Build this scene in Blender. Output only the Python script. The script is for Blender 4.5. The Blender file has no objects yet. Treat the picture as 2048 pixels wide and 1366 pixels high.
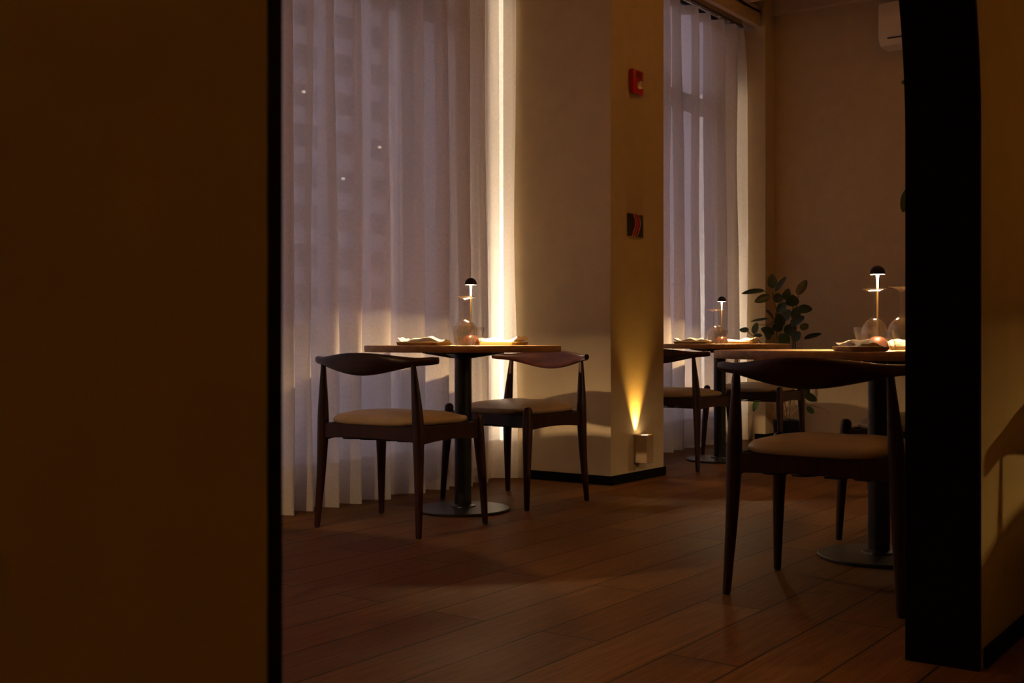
import bpy, bmesh, math, random
from mathutils import Vector, Matrix

S = bpy.context.scene
C = S.collection
PI = math.pi
# ------------------------------------------------------------------ camera
H = 0.775                      # camera height
F_PX = 2300.0                  # focal length in pixels of a 2048 px wide frame
CA, SA = 0.810, 0.586          # camera heading in the room axes
cam_d = bpy.data.cameras.new('camera'); cam = bpy.data.objects.new('camera', cam_d); C.objects.link(cam)
cam.location = (0, 0, H)
cam.rotation_euler = (PI/2, 0, math.atan2(SA, CA) - PI/2)
cam_d.sensor_width = 36.0
cam_d.lens = F_PX / 2048 * 36.0
cam_d.shift_y = -3.0 / 2048
cam_d.clip_start = 0.02; cam_d.clip_end = 500
cam_d.dof.use_dof = True; cam_d.dof.focus_distance = 5.2; cam_d.dof.aperture_fstop = 9.0
S.camera = cam
# ------------------------------------------------------------------ world (dusk outside)
W = bpy.data.worlds.new('dusk'); S.world = W; W.use_nodes = True
bg = W.node_tree.nodes['Background']
bg.inputs['Color'].default_value = (0.60, 0.51, 0.66, 1)
bg.inputs['Strength'].default_value = 1.3
# ------------------------------------------------------------------ view and sampling
S.view_settings.view_transform = 'Standard'; S.view_settings.look = 'None'
S.view_settings.exposure = 0.0; S.view_settings.gamma = 1.0
S.view_settings.use_curve_mapping = False
cy = S.cycles
cy.max_bounces = 10; cy.diffuse_bounces = 6; cy.glossy_bounces = 4; cy.transmission_bounces = 6
cy.transparent_max_bounces = 24
cy.caustics_reflective = False; cy.caustics_refractive = False
cy.sample_clamp_indirect = 4.0
cy.use_denoising = True
LAMP = 9000.0                   # radiance of the table lamp diffusers
COVE_FILL = 135.0                    # radiance of the added warm strips in the unseen coves
REVEAL_FILL = 10.0                  # radiance of the added strips behind the curtain ends
LAMP_COL = (1.0, 0.64, 0.32, 1)
# ------------------------------------------------------------------ helpers
def tag(o, label=None, cat=None, group=None, kind=None):
    if label: o['label'] = label
    if cat: o['category'] = cat
    if group: o['group'] = group
    if kind: o['kind'] = kind
    return o

def empty(name, loc, rz=0.0):
    o = bpy.data.objects.new(name, None); o.empty_display_size = .05
    C.objects.link(o); o.location = loc; o.rotation_euler = (0, 0, rz)
    return o

def obj(name, bm, m, parent=None, smooth=True, loc=None, sharp=0.7):
    bmesh.ops.recalc_face_normals(bm, faces=bm.faces[:])
    me = bpy.data.meshes.new(name); bm.to_mesh(me); bm.free()
    if smooth:
        for p in me.polygons: p.use_smooth = True
        me.set_sharp_from_angle(angle=sharp)
    if isinstance(m, (list, tuple)):
        for x in m: me.materials.append(x)
    else: me.materials.append(m)
    o = bpy.data.objects.new(name, me); C.objects.link(o)
    if loc: o.location = loc
    if parent: o.parent = parent
    return o

def copy_tree(o, parent=None):
    c = o.copy(); C.objects.link(c)
    if parent: c.parent = parent
    for ch in o.children: copy_tree(ch, c)
    return c

def box(bm, x0, x1, y0, y1, z0, z1, bev=0.0, mi=0):
    vs = [bm.verts.new((x, y, z)) for z in (z0, z1) for y in (y0, y1) for x in (x0, x1)]
    idx = [(0,1,3,2),(4,6,7,5),(0,4,5,1),(2,3,7,6),(0,2,6,4),(1,5,7,3)]
    fs = [bm.faces.new([vs[i] for i in f]) for f in idx]
    for f in fs: f.material_index = mi
    if bev:
        es = list({e for f in fs for e in f.edges})
        bmesh.ops.bevel(bm, geom=es, offset=bev, segments=2, affect='EDGES', profile=.5)
    return vs

def lathe(bm, prof, n=40, c=(0,0), mi=0, close=False):
    """prof: list of (r, z); r == 0 makes a pole."""
    rings = []
    for r, z in prof:
        if r <= 1e-6: rings.append([bm.verts.new((c[0], c[1], z))])
        else: rings.append([bm.verts.new((c[0]+r*math.cos(2*PI*i/n), c[1]+r*math.sin(2*PI*i/n), z)) for i in range(n)])
    pairs = list(zip(rings[:-1], rings[1:]))
    if close: pairs.append((rings[-1], rings[0]))
    for a, b in pairs:
        for i in range(n):
            j = (i+1) % n
            if len(a) == 1 and len(b) == 1: continue
            if len(a) == 1: f = bm.faces.new((a[0], b[i], b[j]))
            elif len(b) == 1: f = bm.faces.new((a[i], a[j], b[0]))
            else: f = bm.faces.new((a[i], a[j], b[j], b[i]))
            f.material_index = mi
    return rings

def loft(bm, rings, cap=True, mi=0):
    """rings: list of lists of points (same count) -> skin"""
    vr = [[bm.verts.new(p) for p in r] for r in rings]
    n = len(vr[0])
    for a, b in zip(vr[:-1], vr[1:]):
        for i in range(n):
            f = bm.faces.new((a[i], a[(i+1) % n], b[(i+1) % n], b[i])); f.material_index = mi
    if cap:
        for r in (vr[0], vr[-1]):
            f = bm.faces.new(r); f.material_index = mi
    return vr

def tube(bm, pts, rad, n=14, cap=True, round_ends=False, mi=0):
    pts = [Vector(p) for p in pts]
    if not isinstance(rad, (list, tuple)): rad = [rad]*len(pts)
    rings = []
    up = None
    for i, p in enumerate(pts):
        t = (pts[min(i+1, len(pts)-1)] - pts[max(i-1, 0)]).normalized()
        if up is None:
            ref = Vector((1,0,0)) if abs(t.x) < .8 else Vector((0,1,0))
            up = t.cross(ref).normalized()
        up = (up - t*up.dot(t)).normalized()
        sd = t.cross(up)
        rings.append([p + (up*math.cos(2*PI*k/n) + sd*math.sin(2*PI*k/n))*rad[i] for k in range(n)])
    if round_ends:
        t = (pts[-1]-pts[-2]).normalized(); last = rings[-1]; p = pts[-1]; r = rad[-1]
        for a in (30, 60, 80):
            q = math.radians(a)
            rings.append([p + (v-p)*math.cos(q) + t*r*math.sin(q)*.8 for v in last])
    return loft(bm, rings, cap, mi)

def smooth_path(pts, rad, k=6):
    """Catmull-Rom through points with radii"""
    P = [Vector(p) for p in pts]; out = []; rr = []
    for i in range(len(P)-1):
        p0, p1, p2, p3 = P[max(i-1,0)], P[i], P[i+1], P[min(i+2, len(P)-1)]
        r0, r1, r2, r3 = rad[max(i-1,0)], rad[i], rad[i+1], rad[min(i+2, len(P)-1)]
        for j in range(k + (1 if i == len(P)-2 else 0)):
            t = j/k
            f = lambda a,b,c,d: .5*((2*b)+(-a+c)*t+(2*a-5*b+4*c-d)*t*t+(-a+3*b-3*c+d)*t**3)
            out.append(f(p0,p1,p2,p3)); rr.append(f(r0,r1,r2,r3))
    return out, rr

def px_floor(x, y):
    """room X, Y of the floor point seen at a photograph pixel (used while measuring)"""
    D = F_PX*H/(y-680.0); L = (x-1024.0)/F_PX*D
    return CA*D+SA*L, SA*D-CA*L

def at(px, D):
    L = (px-1024.0)/F_PX*D
    return CA*D+SA*L, SA*D-CA*L

# ------------------------------------------------------------------ materials
def mat(name, col, rough=.6, metal=0, spec=None, **kw):
    m = bpy.data.materials.new(name); m.use_nodes = True
    b = m.node_tree.nodes['Principled BSDF']
    b.inputs['Base Color'].default_value = (*col, 1); b.inputs['Roughness'].default_value = rough
    b.inputs['Metallic'].default_value = metal
    if spec is not None: b.inputs['Specular IOR Level'].default_value = spec
    return m

def nd(m, kind, **kw):
    n = m.node_tree.nodes.new(kind)
    for k, v in kw.items(): setattr(n, k, v)
    return n

def lk(m, a, b): m.node_tree.links.new(a, b)

def coords(m, scale=(1,1,1), loc=(0,0,0), rot=(0,0,0), out='Object'):
    t = nd(m, 'ShaderNodeTexCoord'); mp = nd(m, 'ShaderNodeMapping')
    mp.inputs['Scale'].default_value = scale; mp.inputs['Location'].default_value = loc; mp.inputs['Rotation'].default_value = rot
    lk(m, t.outputs[out], mp.inputs['Vector']); return mp.outputs['Vector']

def ramp(m, fac, stops):
    r = nd(m, 'ShaderNodeValToRGB'); e = r.color_ramp.elements
    while len(e) < len(stops): e.new(.5)
    for i, (p, c) in enumerate(stops):
        e[i].position = p; e[i].color = (*c, 1)
    lk(m, fac, r.inputs['Fac']); return r.outputs['Color']

def bump(m, h, strength=.2, dist=.01):
    b = nd(m, 'ShaderNodeBump'); b.inputs['Strength'].default_value = strength; b.inputs['Distance'].default_value = dist
    lk(m, h, b.inputs['Height']); lk(m, b.outputs['Normal'], m.node_tree.nodes['Principled BSDF'].inputs['Normal'])

def paint(name, col, var=.05, rough=.75, sc=9):
    m = mat(name, col, rough, spec=.3)
    n = nd(m, 'ShaderNodeTexNoise'); n.inputs['Scale'].default_value = sc; n.inputs['Detail'].default_value = 5
    lk(m, coords(m), n.inputs['Vector'])
    a = tuple(c*(1-var) for c in col); b = tuple(min(1, c*(1+var)) for c in col)
    lk(m, ramp(m, n.outputs['Fac'], [(.3, a), (.7, b)]), m.node_tree.nodes['Principled BSDF'].inputs['Base Color'])
    n2 = nd(m, 'ShaderNodeTexNoise'); n2.inputs['Scale'].default_value = 160
    lk(m, coords(m), n2.inputs['Vector']); bump(m, n2.outputs['Fac'], .08, .004)
    return m

def wood(name, c0, c1, axis=0, rough=.4, scale=1.0, coat=0.0):
    m = mat(name, c0, rough)
    sc = [14*scale]*3; sc[axis] = 1.2*scale
    n = nd(m, 'ShaderNodeTexNoise'); n.inputs['Scale'].default_value = 3; n.inputs['Detail'].default_value = 8; n.inputs['Distortion'].default_value = .6
    lk(m, coords(m, tuple(sc)), n.inputs['Vector'])
    lk(m, ramp(m, n.outputs['Fac'], [(.32, c0), (.68, c1)]), m.node_tree.nodes['Principled BSDF'].inputs['Base Color'])
    bump(m, n.outputs['Fac'], .12, .003)
    m.node_tree.nodes['Principled BSDF'].inputs['Coat Weight'].default_value = coat
    m.node_tree.nodes['Principled BSDF'].inputs['Coat Roughness'].default_value = .2
    m.node_tree.nodes['Principled BSDF'].inputs['Specular IOR Level'].default_value = .35
    return m

M = {}
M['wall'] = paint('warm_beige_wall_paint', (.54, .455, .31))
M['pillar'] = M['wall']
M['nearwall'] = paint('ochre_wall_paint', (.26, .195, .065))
M['ceiling'] = paint('ceiling_paint', (.58, .48, .36))
M['black'] = paint('black_lacquer', (.006, .005, .005), .1, .62)
M['black'].node_tree.nodes['Principled BSDF'].inputs['Specular IOR Level'].default_value = .045
M['blackmetal'] = mat('black_powder_coated_steel', (.010, .010, .012), .38)
M['walnut'] = wood('dark_stained_chair_wood', (.014, .0036, .0022), (.036, .0082, .0045), 2, .42, 1, .0)
M['walnut_rail'] = wood('dark_stained_rail_wood', (.016, .0040, .0022), (.046, .0105, .0052), 1, .34, 1, .12)
M['oak'] = wood('oak_table_top', (.34, .20, .09), (.50, .31, .15), 0, .5, .8)
M['brass'] = mat('brushed_brass', (.80, .52, .20), .3, 1)
M['shade'] = mat('dark_brown_shade', (.010, .005, .003), .55, spec=.25)
M['shade_in'] = mat('bronze_shade_lining', (.045, .032, .02), .8)
M['terracotta'] = paint('terracotta_lacquer', (.060, .017, .007), .1, .35, 40)
M['leather'] = paint('taupe_leatherette', (.42, .31, .18), .07, .42, 14)
M['rubber'] = mat('black_foot_glide', (.02, .02, .02), .8)
M['acwhite'] = paint('white_plastic_casing', (.80, .76, .68), .02, .4)
M['acdark'] = mat('dark_vent_slot', (.03, .025, .02), .7)
M['pot'] = paint('black_plant_pot', (.012, .011, .010), .2, .5)
M['soil'] = paint('potting_soil', (.03, .018, .010), .4, 1, 60)
M['bark'] = paint('plant_stem_bark', (.14, .09, .05), .3, .8, 50)
M['red'] = paint('red_alarm_plastic', (.36, .012, .010), .1, .4)
M['darkred'] = mat('dark_red_plastic', (.12, .008, .008), .4)
M['clear'] = mat('strobe_lens', (.55, .45, .38), .2)
M['palemark'] = mat('pale_print', (.55, .48, .44), .6)
M['sconce'] = paint('sand_sconce_body', (.38, .29, .19), .03, .95)
M['track'] = mat('brown_curtain_track', (.16, .11, .07), .5)
M['whiteplastic'] = mat('white_glider_plastic', (.8, .75, .65), .5)
M['winframe'] = mat('dark_window_frame', (.05, .05, .055), .5)
M['facade'] = paint('grey_facade_render', (.52, .50, .50), .05, .9, .5)
M['tray'] = paint('olive_stoneware', (.36, .235, .075), .1, .4, 30)

def emis(name, col, s):
    m = bpy.data.materials.new(name); m.use_nodes = True
    t = m.node_tree; t.nodes.clear()
    e = t.nodes.new('ShaderNodeEmission'); e.inputs['Color'].default_value = col; e.inputs['Strength'].default_value = s
    o = t.nodes.new('ShaderNodeOutputMaterial'); t.links.new(e.outputs[0], o.inputs[0])
    return m
M['glow'] = emis('warm_led_diffuser', LAMP_COL, LAMP)
M['guide'] = emis('warm_light_guide', LAMP_COL, 16.0)
M['lens'] = emis('uplight_lens', (1, .68, .32, 1), 14.0)
M['litwindow'] = emis('distant_lit_lamp', (1, .85, .6, 1), 4.0)
M['cove'] = emis('cove_fill_glow', (1, .52, .18, 1), COVE_FILL)

def leaf_mat():
    m = mat('glossy_green_leaf', (.020, .048, .014), .36)
    n = nd(m, 'ShaderNodeTexNoise'); n.inputs['Scale'].default_value = 14
    lk(m, coords(m), n.inputs['Vector'])
    lk(m, ramp(m, n.outputs['Fac'], [(.3, (.014, .032, .009)), (.7, (.028, .054, .016))]), m.node_tree.nodes['Principled BSDF'].inputs['Base Color'])
    return m
M['leaf'] = leaf_mat()

def thin_glass(name, tint=(.985, .975, .96), edge=.55, rough=.02):
    """thin clear wall: lets light straight through, mirrors more towards grazing angles"""
    m = bpy.data.materials.new(name); m.use_nodes = True
    t = m.node_tree; t.nodes.clear()
    o = t.nodes.new('ShaderNodeOutputMaterial'); mx = t.nodes.new('ShaderNodeMixShader')
    tr = t.nodes.new('ShaderNodeBsdfTransparent'); tr.inputs['Color'].default_value = (*tint, 1)
    gl = t.nodes.new('ShaderNodeBsdfGlossy'); gl.inputs['Roughness'].default_value = rough
    lw = t.nodes.new('ShaderNodeLayerWeight'); lw.inputs['Blend'].default_value = .5
    pw = t.nodes.new('ShaderNodeMath'); pw.operation = 'POWER'; pw.inputs[1].default_value = 3.0
    ml = t.nodes.new('ShaderNodeMath'); ml.operation = 'MULTIPLY_ADD'; ml.inputs[1].default_value = edge; ml.inputs[2].default_value = .09
    t.links.new(lw.outputs['Facing'], pw.inputs[0]); t.links.new(pw.outputs[0], ml.inputs[0]); t.links.new(ml.outputs[0], mx.inputs['Fac'])
    t.links.new(tr.outputs[0], mx.inputs[1]); t.links.new(gl.outputs[0], mx.inputs[2]); t.links.new(mx.outputs[0], o.inputs[0])
    return m
M['glass'] = thin_glass('clear_drinking_glass', edge=.85, rough=.12)
M['pane'] = thin_glass('window_pane', (.95, .96, .97), .5)

def curtain_mat():
    m = bpy.data.materials.new('sheer_linen'); m.use_nodes = True
    t = m.node_tree; t.nodes.clear()
    o = t.nodes.new('ShaderNodeOutputMaterial')
    tc = t.nodes.new('ShaderNodeTexCoord'); uv = tc.outputs['UV']
    def noise(sx, sy, s):
        mp = t.nodes.new('ShaderNodeMapping'); mp.inputs['Scale'].default_value = (sx, sy, 1)
        t.links.new(uv, mp.inputs['Vector'])
        n = t.nodes.new('ShaderNodeTexNoise'); n.inputs['Scale'].default_value = s; n.inputs['Detail'].default_value = 3
        t.links.new(mp.outputs[0], n.inputs['Vector']); return n.outputs['Fac']
    a = noise(1, .12, 420); b = noise(.12, 1, 420)
    ad = t.nodes.new('ShaderNodeMath'); ad.operation = 'ADD'; t.links.new(a, ad.inputs[0]); t.links.new(b, ad.inputs[1])
    mr = t.nodes.new('ShaderNodeMapRange'); mr.inputs['From Min'].default_value = .7; mr.inputs['From Max'].default_value = 1.3
    mr.inputs['To Min'].default_value = .22; mr.inputs['To Max'].default_value = .05
    t.links.new(ad.outputs[0], mr.inputs['Value'])
    dif = t.nodes.new('ShaderNodeBsdfDiffuse'); dif.inputs['Color'].default_value = (.88, .84, .78, 1)
    trl = t.nodes.new('ShaderNodeBsdfTranslucent'); trl.inputs['Color'].default_value = (.88, .82, .76, 1)
    tr = t.nodes.new('ShaderNodeBsdfTransparent'); tr.inputs['Color'].default_value = (1, 1, 1, 1)
    m1 = t.nodes.new('ShaderNodeMixShader'); m1.inputs['Fac'].default_value = .42
    t.links.new(dif.outputs[0], m1.inputs[1]); t.links.new(trl.outputs[0], m1.inputs[2])
    m2 = t.nodes.new('ShaderNodeMixShader'); t.links.new(mr.outputs[0], m2.inputs['Fac'])
    t.links.new(m1.outputs[0], m2.inputs[1]); t.links.new(tr.outputs[0], m2.inputs[2])
    t.links.new(m2.outputs[0], o.inputs[0])
    return m
M['curtain'] = curtain_mat()

def floor_mat():
    m = mat('wood_plank_floor', (.16, .09, .05), .42)
    bs = m.node_tree.nodes['Principled BSDF']
    v = coords(m, (1, 1, 1), (0, -.020, 0))
    br = nd(m, 'ShaderNodeTexBrick')
    br.offset = .37; br.offset_frequency = 2; br.squash = 1
    br.inputs['Scale'].default_value = 1; br.inputs['Brick Width'].default_value = 1.55; br.inputs['Row Height'].default_value = .19
    br.inputs['Mortar Size'].default_value = .0030; br.inputs['Mortar Smooth'].default_value = .3; br.inputs['Bias'].default_value = 0
    br.inputs['Color1'].default_value = (.2, .2, .2, 1); br.inputs['Color2'].default_value = (.8, .8, .8, 1); br.inputs['Mortar'].default_value = (.5, .5, .5, 1)
    lk(m, v, br.inputs['Vector'])
    # grain
    gr = nd(m, 'ShaderNodeTexNoise'); gr.inputs['Scale'].default_value = 3.5; gr.inputs['Detail'].default_value = 10; gr.inputs['Roughness'].default_value = .65; gr.inputs['Distortion'].default_value = .5
    lk(m, coords(m, (1.1, 22, 1)), gr.inputs['Vector'])
    mix = nd(m, 'ShaderNodeMath', operation='MULTIPLY_ADD'); mix.inputs[1].default_value = .35
    sep = nd(m, 'ShaderNodeRGBToBW'); lk(m, br.outputs['Color'], sep.inputs[0])
    lk(m, sep.outputs[0], mix.inputs[0]); lk(m, gr.outputs['Fac'], mix.inputs[2])
    col = ramp(m, mix.outputs[0], [(.40, (.068, .029, .009)), (.66, (.125, .058, .019)), (.90, (.185, .094, .034))])
    mm = nd(m, 'ShaderNodeMix', data_type='RGBA'); lk(m, br.outputs['Fac'], mm.inputs['Factor'])
    lk(m, col, mm.inputs['A']); mm.inputs['B'].default_value = (.018, .010, .006, 1)
    lk(m, mm.outputs['Result'], bs.inputs['Base Color'])
    rr = nd(m, 'ShaderNodeMapRange'); rr.inputs['To Min'].default_value = .42; rr.inputs['To Max'].default_value = .60
    lk(m, gr.outputs['Fac'], rr.inputs['Value']); lk(m, rr.outputs[0], bs.inputs['Roughness'])
    h = nd(m, 'ShaderNodeMath', operation='MULTIPLY_ADD'); h.inputs[1].default_value = -1.0
    lk(m, br.outputs['Fac'], h.inputs[0]); lk(m, gr.outputs['Fac'], h.inputs[2])
    bump(m, h.outputs[0], .35, .003)
    return m
M['floor'] = floor_mat()
M['floor'].node_tree.nodes['Principled BSDF'].inputs['Specular IOR Level'].default_value = .045

def napkin_mat():
    m = mat('white_napkin_linen', (.72, .66, .56), .85)
    bs = m.node_tree.nodes['Principled BSDF']
    t = nd(m, 'ShaderNodeTexCoord'); sp = nd(m, 'ShaderNodeSeparateXYZ'); lk(m, t.outputs['UV'], sp.inputs[0])
    # three short dark woven bars near each end
    w = nd(m, 'ShaderNodeMath', operation='PINGPONG'); w.inputs[1].default_value = .5; lk(m, sp.outputs['X'], w.inputs[0])
    a = nd(m, 'ShaderNodeMath', operation='COMPARE'); a.inputs[1].default_value = .235; a.inputs[2].default_value = .012
    b = nd(m, 'ShaderNodeMath', operation='COMPARE'); b.inputs[1].default_value = .275; b.inputs[2].default_value = .004
    c = nd(m, 'ShaderNodeMath', operation='COMPARE'); c.inputs[1].default_value = .195; c.inputs[2].default_value = .004
    s1 = nd(m, 'ShaderNodeMath', operation='MAXIMUM'); s2 = nd(m, 'ShaderNodeMath', operation='MAXIMUM')
    for q in (a, b, c): lk(m, w.outputs[0], q.inputs[0])
    lk(m, a.outputs[0], s1.inputs[0]); lk(m, b.outputs[0], s1.inputs[1]); lk(m, s1.outputs[0], s2.inputs[0]); lk(m, c.outputs[0], s2.inputs[1])
    mm = nd(m, 'ShaderNodeMix', data_type='RGBA'); lk(m, s2.outputs[0], mm.inputs['Factor'])
    mm.inputs['A'].default_value = (.72, .66, .56, 1); mm.inputs['B'].default_value = (.03, .03, .03, 1)
    lk(m, mm.outputs['Result'], bs.inputs['Base Color'])
    return m
M['napkin'] = napkin_mat()

# ------------------------------------------------------------------ room shell
XB = 8.515; XL = -2.0; YN = -3.2; YW = 3.98; ZC = 3.65
def struct(name, bm, m, label=None, smooth=False, parent=None):
    o = obj(name, bm, m, parent, smooth)
    if parent is None: o['kind'] = 'structure'
    if label: o['label'] = label
    return o
bm = bmesh.new(); box(bm, XL-.1, XB+.1, YN-.1, YW+.15, -.08, 0)
struct('floor', bm, M['floor'], 'dark brown wooden plank floor running under tables and chairs')
bm = bmesh.new(); box(bm, XL-.1, XB+.1, YN-.1, YW+.15, ZC, ZC+.1)
struct('ceiling', bm, M['ceiling'], 'warm painted ceiling above the dining room')
bm = bmesh.new(); box(bm, XB, XB+.12, YN-.1, YW+.15, 0, ZC)
struct('wall_back', bm, M['wall'], 'plain warm wall at the far end behind the plant and air conditioner')
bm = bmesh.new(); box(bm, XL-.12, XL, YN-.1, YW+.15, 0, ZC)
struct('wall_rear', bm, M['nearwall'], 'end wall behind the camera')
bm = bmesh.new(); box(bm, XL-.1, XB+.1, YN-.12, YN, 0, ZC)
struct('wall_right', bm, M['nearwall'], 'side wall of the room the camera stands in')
# window wall: low sill, header and piers around two tall windows
W1 = (1.0, 5.20); W2 = (5.90, 8.31); ZS, ZH = .18, 3.34
bm = bmesh.new()
box(bm, XL, XB, YW, YW+.14, 0, ZS); box(bm, XL, XB, YW, YW+.14, ZH, ZC)
for a, b in ((XL, W1[0]), (W1[1], W2[0]), (W2[1], XB)): box(bm, a, b, YW, YW+.14, ZS, ZH)
struct('wall_window', bm, M['wall'], 'wall with two tall windows behind the sheer curtains')
# pillar between the windows, return at the far corner
PX0, PX1, PY = 5.265, 5.852, 3.160
bm = bmesh.new(); box(bm, PX0, PX1, PY, YW, 0, ZC, .003)
struct('wall_pillar', bm, M['pillar'], 'square wall pillar between the two curtained windows')
bm = bmesh.new(); box(bm, 8.33, XB, 3.614, YW, 0, ZC, .002)
struct('wall_corner', bm, M['wall'], 'narrow wall return at the far corner beside the second curtain')
# baseboards
def base(name, segs, label):
    bm = bmesh.new()
    for s in segs: box(bm, *s, .001, .05, .0015)
    struct(name, bm, M['black'], label)
t_ = .010
base('baseboard_pillar', [(PX0-t_, PX0, PY-t_, 3.72), (PX0-t_, PX1+t_, PY-t_, PY), (PX1, PX1+t_, PY-t_, 3.70)], 'black baseboard around the foot of the pillar')
base('baseboard_back', [(XB-t_, XB, .88, 3.60)], 'black baseboard along the far wall')
base('baseboard_corner', [(8.32, 8.33, 3.604, 3.70), (8.32, XB-t_, 3.604, 3.614)], 'black baseboard at the far corner return')
base('baseboard_near', [(2.845, XB, .678, .688)], 'black baseboard along the wall right of the arch')

# near wall with the arch
A0, A1, AZ = .6385, 2.815, 1.26          # clear opening and springing height
AC = (A0+A1)/2; AR = (A1-A0)/2; LT = .0147
def arch_pts(r, n=48):                   # from left springing over the top to right springing
    return [(AC - r*math.cos(PI*i/n), AZ + r*math.sin(PI*i/n)) for i in range(n+1)]
bm = bmesh.new()
_p = [(XL, 0), (A0-LT, 0)] + arch_pts(AR+LT) + [(A1+LT, 0), (3.0, 0)]
_top = [(XL, ZC)] + [(x, ZC) for x, z in _p[1:-1]] + [(3.0, ZC)]
_f = [bm.verts.new((x, .690, z)) for x, z in _p]; _b = [bm.verts.new((x, .860, z)) for x, z in _p]
_ft = [bm.verts.new((x, .690, z)) for x, z in _top]; _bt = [bm.verts.new((x, .860, z)) for x, z in _top]
for i in range(len(_p)-1):
    if abs(_p[i][0]-_p[i+1][0]) > 1e-6:
        bm.faces.new((_f[i], _f[i+1], _ft[i+1], _ft[i])); bm.faces.new((_b[i], _b[i+1], _bt[i+1], _bt[i]))
        bm.faces.new((_ft[i], _ft[i+1], _bt[i+1], _bt[i]))
    bm.faces.new((_f[i], _f[i+1], _b[i+1], _b[i]))
for k in (0, -1): bm.faces.new((_f[k], _b[k], _bt[k], _ft[k]))
bmesh.ops.remove_doubles(bm, verts=bm.verts[:], dist=1e-5)
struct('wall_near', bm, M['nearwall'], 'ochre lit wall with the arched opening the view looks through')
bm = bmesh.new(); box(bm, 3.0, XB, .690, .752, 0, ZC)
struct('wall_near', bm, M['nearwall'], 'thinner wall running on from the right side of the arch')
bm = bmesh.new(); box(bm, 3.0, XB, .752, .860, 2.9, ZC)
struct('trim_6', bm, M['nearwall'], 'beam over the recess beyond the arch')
bm = bmesh.new()
def ring(r, yy):
    pts = [(AC-r, 0)] + arch_pts(r) + [(AC+r, 0)]
    return [bm.verts.new((x, yy, z)) for x, z in pts]
i0, i1, o0, o1 = ring(AR, .689), ring(AR, .861), ring(AR+LT, .689), ring(AR+LT, .861)
for i in range(len(i0)-1):
    for a, b in ((i0, i1), (i1, o1), (o1, o0), (o0, i0)):
        bm.faces.new((a[i], b[i], b[i+1], a[i+1]))
for k in (0, -1): bm.faces.new((i0[k], i1[k], o1[k], o0[k]))
struct('trim_1', bm, M['black'], 'black lining of the arched opening, wide face at right, thin edge at left', True)

# window frames and panes
def window(name, x0, x1, bars, label):
    y0, y1 = YW+.03, YW+.09
    bm = bmesh.new(); f = .05
    box(bm, x0, x1, y0, y1, ZS, ZS+f); box(bm, x0, x1, y0, y1, ZH-f, ZH)
    box(bm, x0, x0+f, y0, y1, ZS, ZH); box(bm, x1-f, x1, y0, y1, ZS, ZH)
    for b in bars: box(bm, b-.03, b+.03, y0, y1, ZS, ZH)
    box(bm, x0, x1, y0-.01, y1, 2.52, 2.63)
    w = struct(name, bm, M['winframe'], label)
    xs = [x0] + list(bars) + [x1]
    for a, b in zip(xs[:-1], xs[1:]):
        for za, zb in ((ZS+.05, 2.52), (2.63, ZH-.05)):
            bm = bmesh.new(); box(bm, a+.03, b-.03, y0+.025, y0+.031, za, zb)
            obj('pane', bm, M['pane'], w, False)
window('window_1', W1[0], W1[1], (2.2, 3.55, 4.62), 'tall window behind the first sheer curtain')
window('window_2', W2[0], W2[1], (7.35,), 'tall window behind the second sheer curtain')

# ceiling beams and pelmets over the curtains
bm = bmesh.new(); box(bm, PX1, 8.33, 3.655, 3.70, 3.20, 3.315); box(bm, PX1, 8.33, 3.655, YW, 3.30, 3.345)
struct('trim_2', bm, M['ceiling'], 'painted pelmet board above the second curtain')
bm = bmesh.new(); box(bm, XL, PX0, 3.655, 3.70, 3.20, 3.315); box(bm, XL, PX0, 3.655, YW, 3.30, 3.345)
struct('trim_3', bm, M['ceiling'], 'painted pelmet board above the first curtain')
bm = bmesh.new(); box(bm, 7.90, 8.02, .87, 3.62, 3.30, ZC)
struct('trim_4', bm, M['ceiling'], 'painted cross beam under the ceiling')
bm = bmesh.new(); box(bm, 8.45, XB, .87, 3.61, 3.31, ZC)
struct('trim_5', bm, M['ceiling'], 'pale bulkhead along the top of the far wall')

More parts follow.
